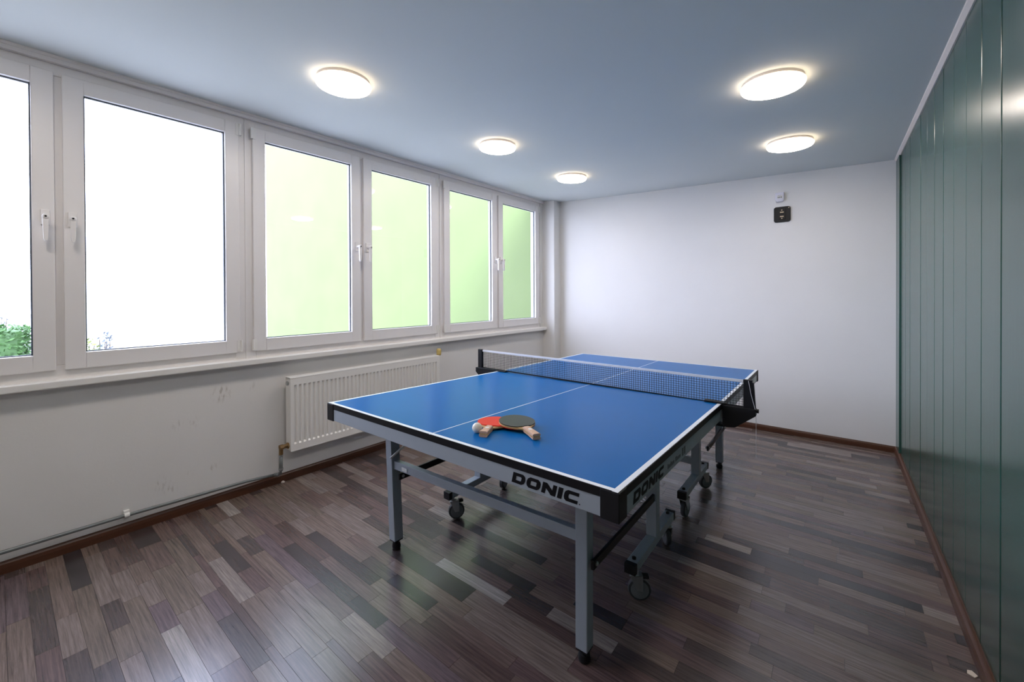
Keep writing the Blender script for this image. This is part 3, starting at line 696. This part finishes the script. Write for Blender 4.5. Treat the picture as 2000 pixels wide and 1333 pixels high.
# ================================================================== NET
net = thing('table_net', F(TW / 2, TL / 2, TH))
NX0, NX1, NB = -0.153, 1.622, TL / 2
def nz(a): return -0.012 * max(0, a / TW)           # the right end sits a little lower
nb_, nt_ = 0.012, 0.150
m = MB(); cell = 0.0135; th_ = 0.0011
k = 0; a = NX0
while a <= NX1:
    p0 = T(a, NB, nb_ + nz(a)); p1 = T(a, NB, nt_ - .012 + nz(a)); m.bar(p0, p1, th_ * 1.7, th_ * 1.7); a += cell
z = nb_
while z < nt_ - .012:
    m.bar(T(NX0, NB, z + nz(NX0)), T(NX1, NB, z + nz(NX1)), th_ * 1.7, th_ * 1.5); z += 0.0125
o = obj('netting', m, M['netting'], net)
m = MB(); m.bar(T(NX0 - .005, NB, nt_ - .006 + nz(NX0)), T(NX1 + .006, NB, nt_ - .006 + nz(NX1)), 0.004, 0.0145); obj('top_tape', m, M['tape'], net, bevel=0.001)
m = MB(); m.bar(T(NX0, NB, nb_ - .001 + nz(NX0)), T(NX1, NB, nb_ - .001 + nz(NX1)), 0.004, 0.009); obj('lower_tape', m, M['black'], net)
for side, xp in ((-1, -0.175), (1, 1.641)):
    zz = nz(xp)
    m = MB(); m.box(xp - .020, xp + .020, NB - .011, NB + .011, 0.0 + zz, nt_ + .004 + zz, T); po = obj('post', m, M['black'], net, bevel=0.002)
    # gusset strip on the outer side, bowed
    m = MB()
    inner = 0.075 if side < 0 else TW - 0.075
    e = 0.0 if side < 0 else TW; o_ = xp + side * .036
    poly = [(inner, 0.0015), (o_, 0.0015), (o_, -0.024), (xp - side * .05, -0.093), (e + side * .004, -0.098), (e + side * .004, -0.0865), (e - side * .06, -0.0865)]
    poly = [(e + side * .003, 0.010), (o_, 0.010), (o_, -0.024), (xp - side * .055, -0.098), (e + side * .003, -0.104)]
    vs = [T(p[0], NB - .022, p[1] + zz) for p in poly] + [T(p[0], NB + .022, p[1] + zz) for p in poly]; n = len(poly)
    m.add(vs, [tuple(range(n)), tuple(range(2 * n - 1, n - 1, -1))] + [(i, (i + 1) % n, n + (i + 1) % n, n + i) for i in range(n)])
    cl = obj('clamp', m, M['black'], net, bevel=0.002)
    m = MB(); x0, x1 = sorted((e + side * .01, e - side * .085)); m.box(x0, x1, NB - .024, NB + .024, 0.001, 0.010, T); obj('upper_jaw', m, M['black'], net, bevel=0.002)
    m = MB(); x0, x1 = sorted((e + side * .01, e - side * .06)); m.box(x0, x1, NB - .024, NB + .024, -0.104 + zz, -0.090 + zz, T); obj('lower_jaw', m, M['black'], net, bevel=0.002)
    if side > 0:
        m = MB(); pl = [(xp + .020, 0.0), (xp + .036, 0.0), (xp + .034, .02), (xp + .026, 0.14), (xp + .020, .142)]
        vs = [T(p[0], NB - .010, p[1] + zz) for p in pl] + [T(p[0], NB + .010, p[1] + zz) for p in pl]; n = len(pl)
        m.add(vs, [tuple(range(n)), tuple(range(2 * n - 1, n - 1, -1))] + [(i, (i + 1) % n, n + (i + 1) % n, n + i) for i in range(n)]); obj('gusset', m, M['black'], po)
        m = MB(); m.tube([T(xp + .004, NB - .013, nt_ + zz), T(xp + .016, NB - .014, .08 + zz), T(xp + .034, NB - .014, .006 + zz), T(xp + .036, NB - .006, -.02 + zz), T(xp + .036, NB - .004, -.12 + zz), T(xp + .0355, NB - .004, -0.235 + zz)], 0.0012, 6); obj('tension_cord', m, M['tape'], net)
        m = MB(); c = T(xp + .041, NB, 0.0 + zz); m.lathe([(0.010, -.006), (0.010, .006)], c, 'x', 14); obj('tension_knob', m, M['black'], net, auto=True)
tag(net, 'black mesh table tennis net with white top tape clamped across the table', 'net')

# ================================================================== RACKETS AND BALL
def racket(name, blade_c, hdir, z, tilt, topm, botm, label, group):
    ang = math.atan2(hdir[1], hdir[0])            # local +x points along the handle
    t = thing(name, (blade_c[0], blade_c[1], z), local=True)
    t.rotation_euler = (Matrix.Rotation(ang, 3, 'Z') @ Matrix.Rotation(tilt[0], 3, 'X') @ Matrix.Rotation(tilt[1], 3, 'Y')).to_euler()
    out = []
    for k in range(40):
        a = 2 * PI * k / 40; x = -0.080 * math.cos(a); y = 0.0755 * math.sin(a)
        if x > 0: x *= 0.93; y *= (1 - 0.10 * (x / .08) ** 2)
        out.append((x, y))
    body = [p for p in out if not (p[0] > 0.060)]
    body.sort(key=lambda p: math.atan2(p[1], -p[0]))
    full = body + [(0.074, 0.030), (0.088, 0.0145), (0.10, 0.0125), (0.10, -0.0125), (0.088, -0.0145), (0.074, -0.030)]
    full = sorted(full, key=lambda p: math.atan2(p[1], p[0]))
    m = MB(); m.prism(full, 'z', -0.003, 0.003); obj('blade', m, M['ply'], t)
    rub = [p for p in out if p[0] < 0.058]; rub = [(p[0] * .992, p[1] * .992) for p in rub]
    ymx = max(p[1] for p in rub if p[0] > 0.045) if any(p[0] > 0.045 for p in rub) else 0.04
    rub += [(0.066, 0.030), (0.066, -0.030)]
    rub = sorted(rub, key=lambda p: math.atan2(p[1], p[0]))
    m = MB(); m.prism(rub, 'z', 0.0031, 0.0066); r1 = obj('rubber', m, topm, t)
    m = MB(); m.prism(rub, 'z', -0.0066, -0.0031); obj('rubber', m, botm, t)
    m = MB()
    for s in (1, -1):
        prof = [(0.072, 0.0125), (0.085, 0.0135), (0.125, 0.0145), (0.160, 0.0165), (0.172, 0.0170)]
        vs = []; fs = []
        for (x, hw_) in prof:
            h = 0.0085 if x > 0.08 else 0.001
            for yy, zz in ((-hw_, 0.0031), (-hw_ * .95, h * .75 + .003), (-hw_ * .6, h + .003), (hw_ * .6, h + .003), (hw_ * .95, h * .75 + .003), (hw_, 0.0031)): vs.append((x, yy, zz * s))
        n = 6
        for i in range(len(prof) - 1):
            for k in range(n): fs.append((i * n + k, i * n + (k + 1) % n, (i + 1) * n + (k + 1) % n, (i + 1) * n + k))
        fs.append(tuple(range(n))); fs.append(tuple(range((len(prof) - 1) * n, len(prof) * n))); m.add(vs, fs)
    obj('handle', m, M['handlewood'], t)
    m = MB(); m.box(0.10, 0.1715, -0.0145, 0.0145, -0.003, 0.003); obj('handle_core', m, M['ply'], t)
    m = MB(); m.lathe([(0.0085, 0.0), (0.0085, 0.0006)], (0.118, 0, 0.0112), 'z', 16); obj('maker_badge', m, M['stickers'], t)
    tag(t, label, 'racket', group)
    return t
def ztop(x, y): return TH + hh(y)
racket('table_tennis_racket', (0.872, 0.272), (0.040, -0.090), ztop(.87, .27) + 0.0088, (0.0, -0.0468), M['redrubber'], M['blackrubber'], 'table tennis racket with red rubber up, lying under the black one', 'rackets on the table')
racket('table_tennis_racket', (0.962, 0.306), (0.88, -0.476), ztop(.96, .31) + 0.0212, (-0.02, 0.031), M['blackrubber'], M['redrubber'], 'table tennis racket with black rubber up, lying across the red one', 'rackets on the table')
m = MB(); bc = (0.888, 0.141); zb = ztop(*bc) + 0.02
me = MB().lathe([(0.02 * math.sin(PI * k / 16), -0.02 * math.cos(PI * k / 16)) for k in range(17)], (bc[0], bc[1], zb), 'z', 32)
tag(obj('table_tennis_ball', me, M['ball'], smooth=True), 'cream white ball resting beside the red racket', 'ball')

# ================================================================== LITTER
m = MB(); m.prism([(2.335, 1.085), (2.352, 1.075), (2.362, 1.09), (2.350, 1.108), (2.338, 1.103)], 'z', 0.0002, 0.004)
tag(obj('floor_scrap', m, M['scrap'], bevel=0.001), 'tiny pale scrap on the floor by the green wall skirting', 'scrap')
m = MB(); m.lathe([(0.004, 0.0), (0.011, 0.003), (0.012, 0.009), (0.006, 0.014), (0.0, 0.015)], (-1.062, 0.232, 0.0002), 'z', 10)
tag(obj('floor_scrap', m, M['scrap']), 'tiny pale crumb on the floor below the radiator valve', 'scrap')
